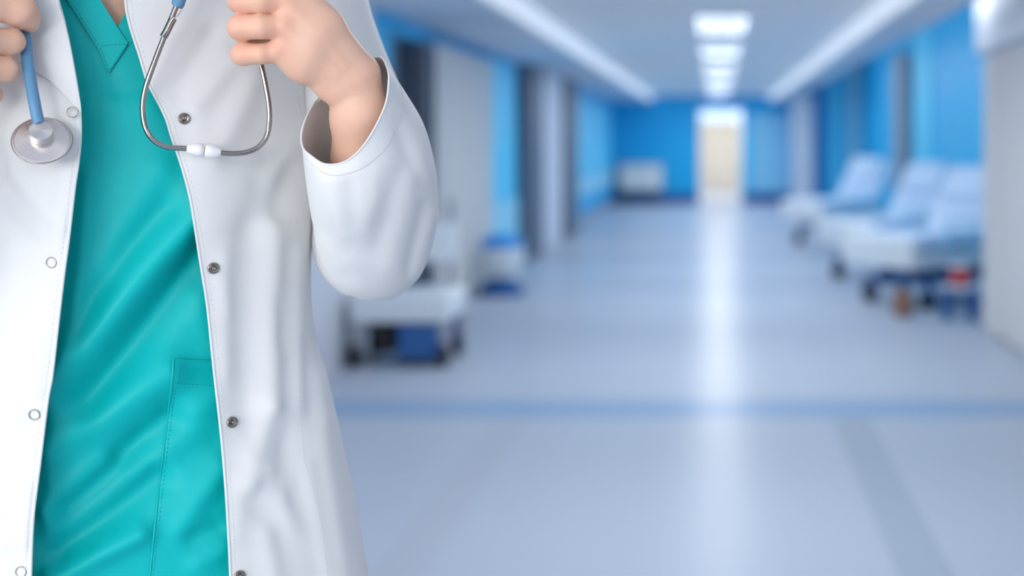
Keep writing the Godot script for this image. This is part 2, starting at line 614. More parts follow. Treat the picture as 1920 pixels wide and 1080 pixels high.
	structure("baseboard_far", span(Vector3(0.62, 0.0, -30.4), Vector3(1.7, 0.22, -30.37)), M.base_blue)
	structure("wall_panel", span(Vector3(0.78, 0.24, -30.4), Vector3(1.6, 1.95, -30.36), 0.005), M.pale_blue)
	structure("wall_panel", span(Vector3(0.58, 0.24, -30.4), Vector3(0.74, 2.0, -30.37), 0.005), M.light_blue)
	var wb := MB.new()
	wb.box(Vector3(-0.55, 1.3, -37.0), Vector3(0.2, 2.6, 12.8))
	wb.box(Vector3(0.75, 1.3, -37.0), Vector3(0.2, 2.6, 12.8))
	wb.box(Vector3(0.1, 1.3, -39.0), Vector3(1.5, 2.6, 0.2))
	structure("wall_passage", wb, M.beige_wall)
	structure("ceiling_passage", span(Vector3(-0.65, 2.45, -30.6), Vector3(0.85, 2.6, -43.7)), M.ceiling_paint)
	# behind the camera, unseen: wall dark for the chrome, window lighting the person
	var wk := MB.new()
	for s in [[-2.9, -2.15, 0.0, 3.2], [-0.05, 3.1, 0.0, 3.2], [-2.15, -0.05, 0.0, 0.8], [-2.15, -0.05, 2.2, 3.2]]:
		wk.box(Vector3((s[0] + s[1]) / 2, (s[2] + s[3]) / 2, 4.05), Vector3(s[1] - s[0], s[3] - s[2], 0.2))
	structure("unseen_wall_back", wk, M.dark_metal)
	var wg := structure("unseen_window_2", bx(Vector3(-1.1, 1.5, 4.05), Vector3(2.1, 1.4, 0.012)), M.window_glass)
	var wk2 := MB.new()
	for y in [0.83, 2.17]: wk2.box(Vector3(-1.1, y, 4.05), Vector3(2.1, 0.06, 0.07), 0.005)
	for x in [-2.12, -1.1, -0.08]: wk2.box(Vector3(x, 1.5, 4.05), Vector3(0.06, 1.29, 0.065), 0.005)
	obj("window_frame", wk2, M.white_paint, wg)
	# ceiling lights; the nearest ones are out of view, spaced to light the person
	var first: Node3D = null
	var k := 0
	for d in [-3.1, 3.6, 7.2, 10.6, 13.9, 17.3, 20.6, 24.0, 27.3]:
		var p := Vector3(0.05, 2.35, -d - 0.95)
		if first == null:
			first = thing("ceiling_light", "white rectangular light panel in the row along the corridor ceiling", "ceiling light", p, 0, "ceiling light panels")
			var fr := MB.new()
			for s in [-1, 1]:
				fr.box(Vector3(s * 0.205, -0.006, 0), Vector3(0.02, 0.03, 1.6), 0.003)
				fr.box(Vector3(0, -0.006, s * 0.79), Vector3(0.39, 0.03, 0.02), 0.003)
			obj("frame", fr, M.white_paint, first)
			obj("diffuser", bx(Vector3(0, -0.004, 0), Vector3(0.39, 0.012, 1.56)), M.lamp_glow, first)
			area(Vector3(0, -0.014, 0), Vector2(0.39, 1.56), 3.3, Color(0.98, 0.99, 1.0), Vector3(-90, 0, 0), first)
		else:
			copy(first, "ceiling_light", p)
		k += 1
	var pl := thing("ceiling_light", "unseen light panel that lights the passage behind the far doorway", "ceiling light", Vector3(0.1, 2.45, -34.6))  # out of view; placed to brighten the passage beyond the doorway
	obj("frame", bx(Vector3(0, -0.005, 0), Vector3(0.66, 0.02, 6.1)), M.white_paint, pl)
	obj("diffuser", bx(Vector3(0, -0.012, 0), Vector3(0.6, 0.012, 6.0)), M.lamp_glow, pl)
	area(Vector3(0, -0.022, 0), Vector2(0.6, 6.0), 6.5, Color(1.0, 0.99, 0.98), Vector3(-90, 0, 0), pl)
	# transom lamp over the doorway
	var tl := thing("transom_light", "bright lit transom panel over the far doorway", "light", Vector3(0.1, 1.92, -30.7))
	obj("panel", bx(Vector3(0, 0, 0), Vector3(0.86, 0.24, 0.03)), M.lamp_glow, tl)
	area(Vector3(0, 0, 0.03), Vector2(0.84, 0.22), 0.2, Color(0.95, 0.98, 1.0), Vector3(0, 180, 0), tl)
	# unseen lamp on the bay's side of the soffit, placed to brighten the bay
	var bl := thing("unseen_bay_light", "unseen linear lamp behind the soffit, placed to light the bed bay", "lamp", Vector3(1.6, 2.42, -17.0))
	obj("housing", span(Vector3(0.0, -0.05, -7.6), Vector3(0.06, 0.05, 7.6), 0.005), M.white_paint, bl)
	obj("diffuser", span(Vector3(0.06, -0.045, -7.5), Vector3(0.07, 0.045, 7.5)), M.lamp_glow, bl)
	area(Vector3(0.075, -0.02, 0), Vector2(15.0, 0.08), 3.6, Color(0.97, 0.99, 1.0), Vector3(-25, -90, 0), bl)
	# cove lights along both edges of the raised ceiling
	cove(-1.38, "long white cove light along the soffit over the curtain doorway side", -1)
	cove(1.18, "long white cove light along the soffit over the bed bay", 1)

func cove(x: float, label: String, side: int) -> void:
	var t := thing("cove_light", label, "cove light", Vector3(x, 2.35, -13.0))
	var rows := []
	for z in [17.9, -17.3]:
		rows.append(PackedVector3Array([Vector3(-side * 0.05, -0.004, z), Vector3(side * 0.06, -0.11, z)]))
	var b := MB.new()
	b.sheet(rows, 0.01, Vector3(side * 0.3, 0.3, 0))
	obj("diffuser", b, M.cove_glow, t)
	obj("profile", span(Vector3(side * 0.055, -0.125, 17.9), Vector3(side * 0.07, -0.1, -17.3)), M.white_paint, t)
	for k in 3:
		area(Vector3(-side * 0.02, -0.065, 12.0 - 11.7 * k), Vector2(11.6, 0.15), 0.34, Color(0.95, 0.98, 1.0), Vector3(-45, side * 90.0, 0), t)

func curtain(called: String, label: String, a: Vector3, b: Vector3, h: float, waves: int, amp: float, m: Material) -> void:
	var t := thing(called, label, "curtain", a)
	var dir := b - a
	var side := dir.cross(Vector3.UP).normalized()
	var rows := []
	for r in 9:
		var row := PackedVector3Array()
		for k in waves * 12 + 1:
			var u := float(k) / (waves * 12)
			var w := sin(u * waves * TAU) * amp * (0.7 + 0.3 * sin(u * 17.0)) * (1.0 + 0.25 * r / 8.0)
			row.append(dir * u + side * w + Vector3.UP * (h - (h - 0.02) * r / 8.0))
		rows.append(row)
	var mb := MB.new()
	mb.sheet(rows, 0.004, -side * 20.0)
	obj("cloth", mb, m, t)
	var rail := MB.new()
	rail.tube([Vector3(0, h + 0.02, 0), dir + Vector3(0, h + 0.02, 0)], [0.015], 8)
	obj("rail", rail, M.white_paint, t)

func bed(at: Vector3, label: String) -> Node3D:
	var t := thing("hospital_bed", label, "bed", at, 0.6, "beds in the bay")
	obj("deck", span(Vector3(0, 0.33, -0.45), Vector3(1.3, 0.47, 0.45), 0.02), M.bed_white, t)
	obj("mattress", span(Vector3(0.04, 0.475, -0.42), Vector3(0.9, 0.60, 0.42), 0.04), M.sheet_cloth, t)
	var br := MB.new()
	br.box(Vector3(1.02, 0.80, 0), Vector3(0.12, 0.66, 0.82), 0.05, Basis(Vector3.BACK, -0.5))
	obj("backrest", br, M.sheet_cloth, t)
	var pw := MB.new()
	pw.box(Vector3(1.04, 0.99, 0.0), Vector3(0.12, 0.34, 0.6), 0.055, Basis(Vector3.BACK, -0.5))
	obj("pillow", pw, M.sheet_cloth, t)
	obj("footboard", span(Vector3(-0.05, 0.33, -0.44), Vector3(0.0, 0.59, 0.44), 0.02), M.bed_white, t)
	var ch := MB.new()
	ch.box(Vector3(0.66, 0.24, 0), Vector3(1.0, 0.08, 0.5), 0.02)
	ch.box(Vector3(0.55, 0.29, 0), Vector3(0.12, 0.1, 0.4), 0.01)
	ch.box(Vector3(1.1, 0.29, 0), Vector3(0.12, 0.1, 0.4), 0.01)
	obj("chassis", ch, M.steel_blue, t)
	var sr := MB.new()
	for y in [0.62, 0.72]: sr.tube([Vector3(0.3, y, 0.46), Vector3(0.85, y, 0.46)], [0.014], 8)
	for x in [0.32, 0.58, 0.83]: sr.tube([Vector3(x, 0.45, 0.46), Vector3(x, 0.72, 0.46)], [0.012], 8)
	obj("side_rail", sr, M.pale_blue, t)
	for x in [0.2, 1.12]:
		for z in [-0.36, 0.36]:
			var w := MB.new()
			w.lathe([Vector2(0, -0.02), Vector2(0.075, -0.02), Vector2(0.075, 0.02), Vector2(0, 0.02)], Transform3D(Basis(Vector3.RIGHT, PI / 2), Vector3(x, 0.075, z)), 16)
			var c := obj("caster", w, M.rubber, t)
			obj("caster_fork", span(Vector3(x - 0.03, 0.09, z - 0.03), Vector3(x + 0.03, 0.215, z + 0.03), 0.005), M.steel_blue, c)
	return t

func furniture() -> void:
	# curtains
	curtain("privacy_curtain", "pale grey pleated curtain hanging between dark doorway and light blue panel", Vector3(-2.18, 0, -10.78), Vector3(-2.18, 0, -13.5), 2.1, 9, 0.035, M.curtain_cloth)
	curtain("privacy_curtain", "pale grey pleated curtain hanging to the floor in front of the bed bay", Vector3(1.97, 0, -6.5), Vector3(1.97, 0, -10.1), 1.98, 8, 0.07, M.curtain_cloth)
	structure("ceiling_bulkhead", span(Vector3(1.9, 2.01, 4.9), Vector3(2.05, 2.95, -10.15)), M.white_paint)
	# beds
	bed(Vector3(1.35, 0, -11.4), "hospital bed with raised back, beside the red waste bin")
	bed(Vector3(1.26, 0, -13.4), "hospital bed with raised back, second from the grey curtain")
	bed(Vector3(1.14, 0, -18.0), "hospital bed with raised back beside the grey wall pilaster")
	# bin on its stand by the curtain
	var b := thing("waste_stand", "small stand with red bin between bed and grey curtain", "waste bin", Vector3(1.87, 0, -10.55))
	obj("bin", span(Vector3(-0.075, 0.27, -0.07), Vector3(0.055, 0.40, 0.07), 0.02), M.red_plastic, b)
	obj("lid", span(Vector3(-0.08, 0.40, -0.075), Vector3(0.06, 0.42, 0.075), 0.008), M.bed_white, b)
	obj("shelf", span(Vector3(-0.13, 0.24, -0.1), Vector3(0.1, 0.268, 0.1), 0.005), M.bed_white, b)
	for x in [-0.12, 0.085]:
		for z in [-0.08, 0.08]:
			obj("leg", span(Vector3(x - 0.022, 0.0, z - 0.022), Vector3(x + 0.022, 0.24, z + 0.022), 0.004), M.steel_blue, b)
	var am := thing("foot_pump", "small brown foot pump on the floor beside the near bed", "pump", Vector3(1.45, 0, -10.75))
	obj("body", span(Vector3(-0.07, 0, -0.07), Vector3(0.07, 0.2, 0.07), 0.03), M.amber_plastic, am)
	obj("cap", span(Vector3(-0.04, 0.2, -0.04), Vector3(0.04, 0.24, 0.04), 0.01), M.rubber, am)
	# trolley by the left wall
	var t := thing("utility_trolley", "low white utility trolley with blue box beside the dark doorway", "trolley", Vector3(-1.93, 0, -8.6))
	obj("deck", span(Vector3(-0.27, 0.27, -0.3), Vector3(0.33, 0.44, 0.3), 0.02), M.bed_white, t)
	obj("blue_box", span(Vector3(0.02, 0.05, -0.22), Vector3(0.27, 0.26, 0.28), 0.01), M.steel_blue, t)
	obj("motor", span(Vector3(-0.13, 0.08, 0.05), Vector3(-0.01, 0.26, 0.25), 0.02), M.rubber, t)
	obj("upright", span(Vector3(0.22, 0.44, -0.26), Vector3(0.26, 1.0, -0.22), 0.005), M.grey_paint, t)
	obj("monitor", span(Vector3(0.05, 0.6, -0.28), Vector3(0.28, 0.84, -0.16), 0.015), M.bed_white, t)
	for x in [-0.24, 0.29]:
		for z in [-0.24, 0.24]:
			var w := MB.new()
			w.lathe([Vector2(0, -0.025), Vector2(0.075, -0.025), Vector2(0.075, 0.025), Vector2(0, 0.025)], Transform3D(Basis(Vector3.FORWARD, PI / 2), Vector3(x, 0.075, z)), 16)
			var c := obj("caster", w, M.rubber, t)
			obj("caster_fork", span(Vector3(x - 0.04, 0.09, z - 0.03), Vector3(x + 0.04, 0.275, z + 0.03), 0.005), M.grey_paint, c)
	# stool with blue seat
	var s := thing("stool", "white tub stool with blue cushion on a blue base", "stool", Vector3(-1.9, 0, -12.3))
	var lb := MB.new()
	lb.lathe([Vector2(0, 0.16), Vector2(0.15, 0.16), Vector2(0.2, 0.3), Vector2(0.21, 0.42), Vector2(0.18, 0.42), Vector2(0, 0.40)], Transform3D(), 24)
	obj("tub", lb, M.bed_white, s)
	var lc := MB.new()
	lc.lathe([Vector2(0, 0.40), Vector2(0.16, 0.40), Vector2(0.185, 0.44), Vector2(0.17, 0.5), Vector2(0.1, 0.53), Vector2(0, 0.535)], Transform3D(), 24, true)
	obj("cushion", lc, M.sky_blue, s)
	var ld := MB.new()
	ld.lathe([Vector2(0, 0), Vector2(0.2, 0), Vector2(0.2, 0.08), Vector2(0.1, 0.16), Vector2(0, 0.16)], Transform3D(), 24)
	obj("base", ld, M.steel_blue, s)
	# sideboard at the far wall
	var sb := thing("sideboard", "white wall cabinet with open toe space against the blue far wall", "cabinet", Vector3(-1.62, 0, -30.1))
	obj("body", span(Vector3(-0.45, 0.3, -0.25), Vector3(0.45, 0.84, 0.22), 0.01), M.beige_wall, sb)
	obj("top", span(Vector3(-0.47, 0.84, -0.26), Vector3(0.47, 0.87, 0.24), 0.005), M.bed_white, sb)
	for x in [-0.225, 0.225]:
		obj("door", span(Vector3(x - 0.215, 0.32, 0.22), Vector3(x + 0.215, 0.82, 0.235), 0.004), M.beige_wall, sb)
	for x in [-0.4, 0.4]:
		obj("leg", span(Vector3(x - 0.02, 0, 0.1), Vector3(x + 0.02, 0.3, 0.14)), M.dark_metal, sb)
		obj("leg", span(Vector3(x - 0.02, 0, -0.2), Vector3(x + 0.02, 0.3, -0.16)), M.dark_metal, sb)

# ------------------------------------------------------------------ the person
# knots are [row in the photograph, column in the photograph]
const SIL := [[-330, 300], [-290, 345], [-230, 440], [-150, 535], [-60, 568], [40, 578], [150, 582], [300, 586], [430, 582], [560, 581], [640, 594], [740, 619], [880, 650], [1080, 687], [1300, 715], [1900, 745]]
const EDGE_R := [[-330, 268], [-200, 250], [-100, 237], [0, 234], [44, 241], [107, 261], [153, 275], [173, 285], [220, 309], [258, 321], [300, 336], [340, 348], [378, 357], [485, 374], [567, 387], [680, 399], [858, 418], [1050, 430], [1300, 437], [1900, 440]]
const EDGE_L := [[-330, 162], [-200, 130], [-100, 105], [0, 109], [41, 120], [94, 132], [170, 146], [214, 151], [252, 152], [300, 148], [348, 141], [441, 130], [507, 121], [607, 109], [700, 98], [735, 91], [854, 76], [958, 63], [1080, 58], [1300, 50], [1900, 40]]
const ZFRONT := [[-330, -0.085], [-200, -0.06], [-80, -0.03], [60, -0.010], [220, 0.0], [420, 0.004], [700, 0.0], [1000, 0.006], [1900, 0.02]]
# folds: half width, height in millimetres, then the points of the line
const COAT_R := [
	[26, 5.0, 470, 150, 385, 300], [20, 3.0, 430, 120, 360, 200], [34, -5.0, 500, 300, 470, 420], [26, -7.0, 545, 320, 520, 400], [26, 5.0, 560, 250, 500, 330],
	[36, -6.0, 465, 440, 462, 800], [24, 6.0, 510, 420, 506, 760], [20, 2.5, 420, 480, 425, 700], [24, -1.9, 540, 470, 538, 720],
	[12, 1.7, 560, 480, 562, 760], [19, -2.2, 580, 640, 588, 800], [22, 5.0, 500, 760, 470, 900], [19, -2.2, 545, 800, 520, 900], [22, -2.8, 540, 830, 560, 940],
	[19, 2.5, 505, 880, 545, 985], [24, -2.2, 480, 940, 520, 1010], [22, 1.7, 455, 900, 440, 1000], [14, 2.2, 575, 870, 612, 1080], [22, 4.0, 600, 800, 640, 1080],
	[22, 4.0, 500, 1000, 510, 1080], [14, 2.2, 600, 700, 606, 780], [19, 1.1, 366, 250, 352, 300], [16, -0.8, 340, 225, 330, 300], [16, 1.2, 410, 505, 425, 580],
	[16, 1.4, 448, 790, 462, 850], [24, -3.5, 400, 60, 330, 170], [16, -1.7, 520, 560, 525, 640]]
const COAT_L := [
	[18, 3.5, 40, 330, 120, 420], [20, -3.0, 20, 400, 95, 480], [22, -3.0, 97, 500, 60, 600], [26, 5.0, 30, 480, 25, 760], [18, -3.0, 65, 780, 40, 860], [16, 2.5, 70, 560, 66, 720],
	[24, 5.0, 0, 800, 10, 1000], [14, -2.5, 40, 1060, 20, 960], [20, 4.0, 20, 250, 60, 330], [20, -4.0, 0, 210, 15, 330], [12, -2.0, 120, 320, 100, 450], [14, 2.5, 60, 900, 50, 1000]]
const SCRUB := [
	[40, 20, 415, 330, 330, 425, 260, 515, 195, 600, 140, 665, 90, 725], [33, -18, 405, 450, 335, 545, 265, 630, 205, 705, 165, 755], [26, -9, 310, 395, 240, 470, 185, 555, 150, 625], [32, 6, 290, 320, 240, 410, 200, 500],
	[38, 14, 310, 700, 220, 755, 150, 800, 100, 835], [28, -19, 320, 785, 240, 850, 170, 910, 120, 950], [24, 14, 195, 870, 140, 915, 95, 955], [30, -16, 300, 900, 220, 960, 150, 1010, 105, 1040], [24, 12, 260, 1000, 180, 1040, 110, 1080],
	[26, 5, 415, 745, 350, 775, 300, 800], [26, -4, 400, 830, 350, 860], [22, 6, 415, 880, 370, 940, 340, 990], [16, -5, 410, 990, 360, 1010], [18, 5, 420, 1030, 370, 1060],
	[16, 4, 165, 330, 152, 480, 140, 600, 118, 690, 104, 780, 95, 900, 92, 1080], [14, -2, 205, 140, 215, 170], [14, -2, 150, 172, 280, 165], [24, 2, 170, 205, 280, 205], [26, 4, 370, 560, 400, 650]]

func half_width(py: float) -> float:
	return L(curve(SIL, py), py, -0.125).x

# one point of the coat (inset 0) or of the scrubs inside it
func trunk(side: float, phi: float, py: float, inset: float, list: Array) -> Vector3:
	var a := half_width(py) - inset
	var zf := curve(ZFRONT, py) - inset * 0.55
	var b := (0.125 if py > -100.0 else lerpf(0.125, 0.07, minf((-100.0 - py) / 230.0, 1.0))) - inset * 0.4
	var s := sin(phi)
	var c := cos(phi)
	var x := a * s
	var z := zf + b * (signf(c) * pow(absf(c), 0.78) - 1.0)
	var px := to_px(Vector3(x * side, row_y(py, x * side, z), z)).x
	var d := 0.0
	if c > -0.2:
		d = ridges(list, px, py)
		# bust
		var q := Vector2(px - (395.0 if side > 0 else 35.0), (py - 300.0) * 0.85) / 120.0
		d += 0.014 * exp(-q.length_squared())
	return Vector3((x + s * d) * side, row_y(py, x * side, z), z + c * d)

# the coat's front edges stand off the scrubs
func coat_at(side: float, phi: float, py: float) -> Vector3:
	var p := trunk(side, phi, py, 0.0, COAT_R if side > 0 else COAT_L)
	if phi < 1.4:
		var e := curve(EDGE_R if side > 0 else EDGE_L, py)
		var off := absf(to_px(p).x - e)
		p.z += (0.006 if side > 0 else 0.030) * exp(-off * off / 8000.0) + 0.004
	return p

func phi_for(side: float, px: float, py: float, coat := true) -> float:
	var a := half_width(py) - (0.0 if coat else 0.03)
	var phi := asin(clampf(L(px, py, 0.0).x * side / a, -0.99, 0.99))
	for k in 7:
		var p := coat_at(side, phi, py) if coat else trunk(side, phi, py, 0.03, SCRUB)
		phi += side * (px - to_px(p).x) / (1950.0 * a * maxf(cos(phi), 0.35))
		phi = clampf(phi, -1.5, 1.5)
	return phi

func on_coat(side: float, px: float, py: float) -> Vector3:
	return coat_at(side, phi_for(side, px, py), py)

func on_scrub(px: float, py: float) -> Vector3:
	var side := 1.0
	return trunk(side, phi_for(side, px, py, false), py, 0.03, SCRUB)

func normal_on(side: float, px: float, py: float, coat := true) -> Vector3:
	var e := 6.0
	if coat:
		return (on_coat(side, px + e, py) - on_coat(side, px - e, py)).cross(on_coat(side, px, py - e) - on_coat(side, px, py + e)).normalized()
	return (on_scrub(px + e, py) - on_scrub(px - e, py)).cross(on_scrub(px, py - e) - on_scrub(px, py + e)).normalized()

# short stitches along a line of pixels lying on coat (side +-1) or scrubs (side 0)
func stitches(mb: MB, line: Array, side: float, lift: float, step := 8.0, long := 5.0, wide := 0.00032, base := 0.0) -> void:
	var pts := spline2(line, 24)
	var run := 0.0
	var start := Vector2.INF
	for k in pts.size() - 1:
		var a: Vector2 = pts[k]
		var b: Vector2 = pts[k + 1]
		run += a.distance_to(b)
		if run < step: continue
		run = 0.0
		var d := (b - a).normalized() * long * 0.5
		var p := [on_scrub(a.x - d.x, a.y - d.y), on_scrub(a.x + d.x, a.y + d.y)] if side == 0.0 else [on_coat(side, a.x - d.x, a.y - d.y), on_coat(side, a.x + d.x, a.y + d.y)]
		var q := Vector3(0, 0, lift)
		if base > 0.0:
			p = [L(a.x - d.x, a.y - d.y, p[0].z + base), L(a.x + d.x, a.y + d.y, p[1].z + base)]
		mb.tube([p[0] + q * 0.2, p[0].lerp(p[1], 0.5) + q, p[1] + q * 0.2], [wide * 0.6, wide, wide * 0.6], 5)

# strip between two lines of pixels, lying over the scrubs
func patch(a: Array, b: Array, lift: float, thick: float, nu := 14, per := 10, side := 0.0) -> MB:
	var la := spline2(a, per)
	var lb := spline2(b, per)
	var rows := []
	for r in la.size():
		var row := PackedVector3Array()
		for k in nu + 1:
			var q: Vector2 = la[r].lerp(lb[r], float(k) / nu)
			var p := on_scrub(q.x, q.y) if side == 0.0 else on_coat(side, q.x, q.y)
			# keep the pixel while lifting
			row.append(L(q.x, q.y, p.z + lift))
		rows.append(row)
	var mb := MB.new()
	mb.sheet(rows, thick, L(215, 300, -0.6))
	return mb

func mirrored(p: Vector3) -> Vector3:
	return Vector3(-p.x, p.y, p.z)

func person() -> void:
	var t := thing("person", "person in open white lab coat over teal scrubs gripping the coat lapels", "person", Vector3(PX0, 0, -PZ0), YAW)
	body(t)
	scrubs(t)
	coat(t)

func coat(t: Node3D) -> void:
	var c := Node3D.new()
	c.name = "lab_coat"
	t.add_child(c)
	c.set_meta("label", "white cotton lab coat worn open")
	# two fronts that run round the sides to the middle of the back
	for side in [1.0, -1.0]:
		var rows := []
		var py := -330.0
		while py < 1905.0:
			var row := PackedVector3Array()
			var p0 := phi_for(side, curve(EDGE_R if side > 0 else EDGE_L, py), py)
			for k in 150:
				var u := k / 149.0
				var phi: float = p0 + (1.7 - p0) * u / 0.8 if u < 0.8 else 1.7 + (PI - 1.7) * (u - 0.8) / 0.2
				row.append(coat_at(side, phi, py))
			rows.append(row)
			py += 5.0 if py > -40.0 and py < 1110.0 else 30.0
		var mb := MB.new()
		mb.sheet(rows, 0.0012, L(215, 400, -0.12))
		obj("front_panel", mb, M.coat_cotton, c)
		# rolled edge
		var line := []
		py = -330.0
		while py < 1900.0:
			line.append(on_coat(side, curve(EDGE_R if side > 0 else EDGE_L, py) + side * 1.2, py) + Vector3(0, 0, -0.0004))
			py += 12.0
		var ed := MB.new()
		ed.tube(line, [0.0015], 8)
		obj("hem_edge", ed, M.coat_cotton, c)
	# turned-back lapel on the wearer's right
	var la := [[-20, -160], [-30, -100], [-35, -20], [0, 60], [38, 105], [66, 133], [92, 150], [118, 174], [137, 196], [146, 209]]
	var lb := [[112, -160], [106, -100], [110, 0], [121, 41], [133, 94], [142, 145], [146, 168], [150, 188], [152, 203], [152, 213]]
	obj("lapel", patch(la, lb, 0.005, 0.0016, 30, 6, -1.0), M.coat_cotton, c)
	# sleeves
	sleeves(c)
	# snap fasteners
	for s in [[345, 223], [400, 501], [435, 789], [449, 1075]]:
		var p := on_coat(1.0, s[0], s[1])
		var nn := normal_on(1.0, s[0], s[1]).lerp(L(s[0], s[1], 0.3).direction_to(L(s[0], s[1], 0.6)), 0.3).normalized()
		var x := Transform3D(Basis(Quaternion(Vector3.UP, nn)), p + nn * 0.0004)
		var b := MB.new()
		b.lathe([Vector2(0.0, 0.0012), Vector2(0.0042, 0.0010), Vector2(0.0047, 0.0022), Vector2(0.0053, 0.0026), Vector2(0.0060, 0.0018), Vector2(0.0062, 0.0)], x, 32, true)
		var st := obj("snap_stud", b, M.snap_steel, c)
		st.set_meta("label", "round steel press stud")
		b = MB.new()
		b.lathe([Vector2(0.0026, 0.0010), Vector2(0.0026, 0.0022), Vector2(0.0019, 0.0030), Vector2(0.0017, 0.0042), Vector2(0.0020, 0.0050), Vector2(0.0015, 0.0056), Vector2(0.0008, 0.0054), Vector2(0.0, 0.0046)], x, 24, true)
		obj("snap_post", b, M.snap_steel, c)
	for s in [[136, 212], [97, 488], [65, 767], [40, 1056]]:
		var p := on_coat(-1.0, s[0], s[1])
		if s[1] < 230: p.z += 0.0055
		var nn := normal_on(-1.0, s[0], s[1])
		if s[1] > 230: p += nn * 0.0006
		var prof := []
		for k in 13:
			var a := TAU * k / 12
			prof.append(Vector2(0.0052 + cos(a) * 0.0006, sin(a) * 0.0007))
		var b := MB.new()
		b.lathe(prof, Transform3D(Basis(Quaternion(Vector3.UP, nn)), p), 36, true)
		var rg := obj("snap_ring", b, M.chrome, c)
		rg.set_meta("label", "thin steel snap ring")
	# stitching
	var sm := MB.new()
	var er := []
	var el := []
	for y in range(-20, 1100, 60):
		er.append([curve(EDGE_R, y) + 11.0, y])
	for y in range(220, 1100, 60):
		el.append([curve(EDGE_L, y) - 10.0, y])
	stitches(sm, er, 1.0, 0.0003, 8.0, 5.0, 0.00022)
	stitches(sm, el, -1.0, 0.0003, 8.0, 5.0, 0.00022)
	stitches(sm, [[556, 165], [562, 200], [572, 240], [580, 290], [579, 340], [572, 400], [566, 480], [562, 560], [561, 650], [562, 740], [566, 810], [571, 860], [583, 900], [596, 950], [607, 1010], [616, 1085]], 1.0, 0.0004, 8.0, 5.5, 0.0003)
	obj("stitching", sm, M.coat_thread, c, "stuff")
	# collar behind the neck
	var rows := []
	for r in 8:
		var row := PackedVector3Array()
		for k in 41:
			var a := lerpf(-2.5, 2.5, k / 40.0)
			var rr := 0.075 + 0.012 * r / 7.0
			row.append(Vector3(sin(a) * rr, 1.66 + 0.05 * sin(r / 7.0 * PI) - 0.03 * r / 7.0 - (1.0 + cos(a)) * 0.012 + (0.0 if absf(a) < 2.0 else 0.0), -0.135 - cos(a) * rr))
		rows.append(row)
	var cb := MB.new()
	cb.sheet(rows, 0.002, Vector3(0, 1.66, -0.13))
	obj("collar", cb, M.coat_cotton, c)

# rings of the forearm sleeve: centre column, row, depth, half width in pixels, half depth in metres
const CUFF := [[729, 150, 0.108], [723, 195, 0.118], [701, 243, 0.123], [675, 281, 0.124], [645, 304, 0.122], [610, 308, 0.117], [584, 293, 0.107], [568, 277, 0.094], [565, 250, 0.074], [575, 222, 0.058], [597, 190, 0.046], [637, 152, 0.045], [680, 121, 0.055], [712, 107, 0.075], [725, 125, 0.093]]
const FORE := [[668, 240, 0.078, 106, 0.046, 97], [688, 300, 0.06, 120, 0.052, 86], [703, 384, 0.032, 122, 0.055, 50], [709, 456, 0.004, 113, 0.053, 32], [715, 510, -0.014, 90, 0.046, 18], [723, 543, -0.025, 56, 0.034, 8], [730, 556, -0.03, 26, 0.02, 3], [733, 562, -0.032, 4, 0.004, 0]]
const UPPER := [[560, -190, -0.11, 30, 0.03, 0], [588, -140, -0.105, 62, 0.06, 0], [612, -60, -0.1, 70, 0.065, 0], [632, 20, -0.098, 62, 0.06, 0], [640, 100, -0.096, 79, 0.06, 0], [662, 220, -0.092, 104, 0.058, 0], [690, 330, -0.086, 108, 0.055, 0], [695, 425, -0.08, 115, 0.052, 0], [703, 478, -0.072, 110, 0.05, 0], [712, 520, -0.065, 86, 0.044, 0], [716, 540, -0.06, 60, 0.035, 0], [720, 552, -0.058, 10, 0.008, 0]]
const SLEEVE := [
	[16, 2.3, 770, 240, 800, 330], [13, -2.0, 745, 235, 785, 340], [18, 1.6, 720, 270, 740, 340], [25, 2.9, 700, 330, 680, 440], [20, -2.6, 745, 330, 700, 470], [20, 2.9, 775, 330, 735, 500], [12, -2.6, 795, 390, 765, 510], [11, 2.6, 812, 400, 780, 520],
	[29, 2.6, 625, 340, 645, 430], [23, -2.6, 655, 350, 672, 450], [18, -1.2, 615, 440, 690, 520], [16, 1.0, 605, 455, 680, 535], [14, 1.0, 660, 490, 740, 530], [13, -1.0, 650, 515, 730, 545], [18, 1.3, 700, 480, 760, 515], [11, -1.0, 690, 300, 690, 380]]

func ring(c: Array, n: int) -> PackedVector3Array:
	var o := PackedVector3Array()
	var ax := Vector2(0.96, -0.27)
	for k in n:
		var a := TAU * k / n
		var q: Vector2 = Vector2(c[0], c[1]) + ax * (cos(a) * c[3])
		o.append(L(q.x, q.y + sin(a) * c[5], c[2] + sin(a) * c[4]))
	return o

func loft(rings: Array, per: int) -> Array:
	var out := []
	for k in rings.size() - 1:
		var a: PackedVector3Array = rings[maxi(k - 1, 0)]
		var b: PackedVector3Array = rings[k]
		var c: PackedVector3Array = rings[k + 1]
		var d: PackedVector3Array = rings[mini(k + 2, rings.size() - 1)]
		for s in per:
			var row := PackedVector3Array()
			for j in b.size(): row.append(b[j].cubic_interpolate(c[j], a[j], d[j], float(s) / per))
			out.append(row)
	out.append(rings[-1])
	return out

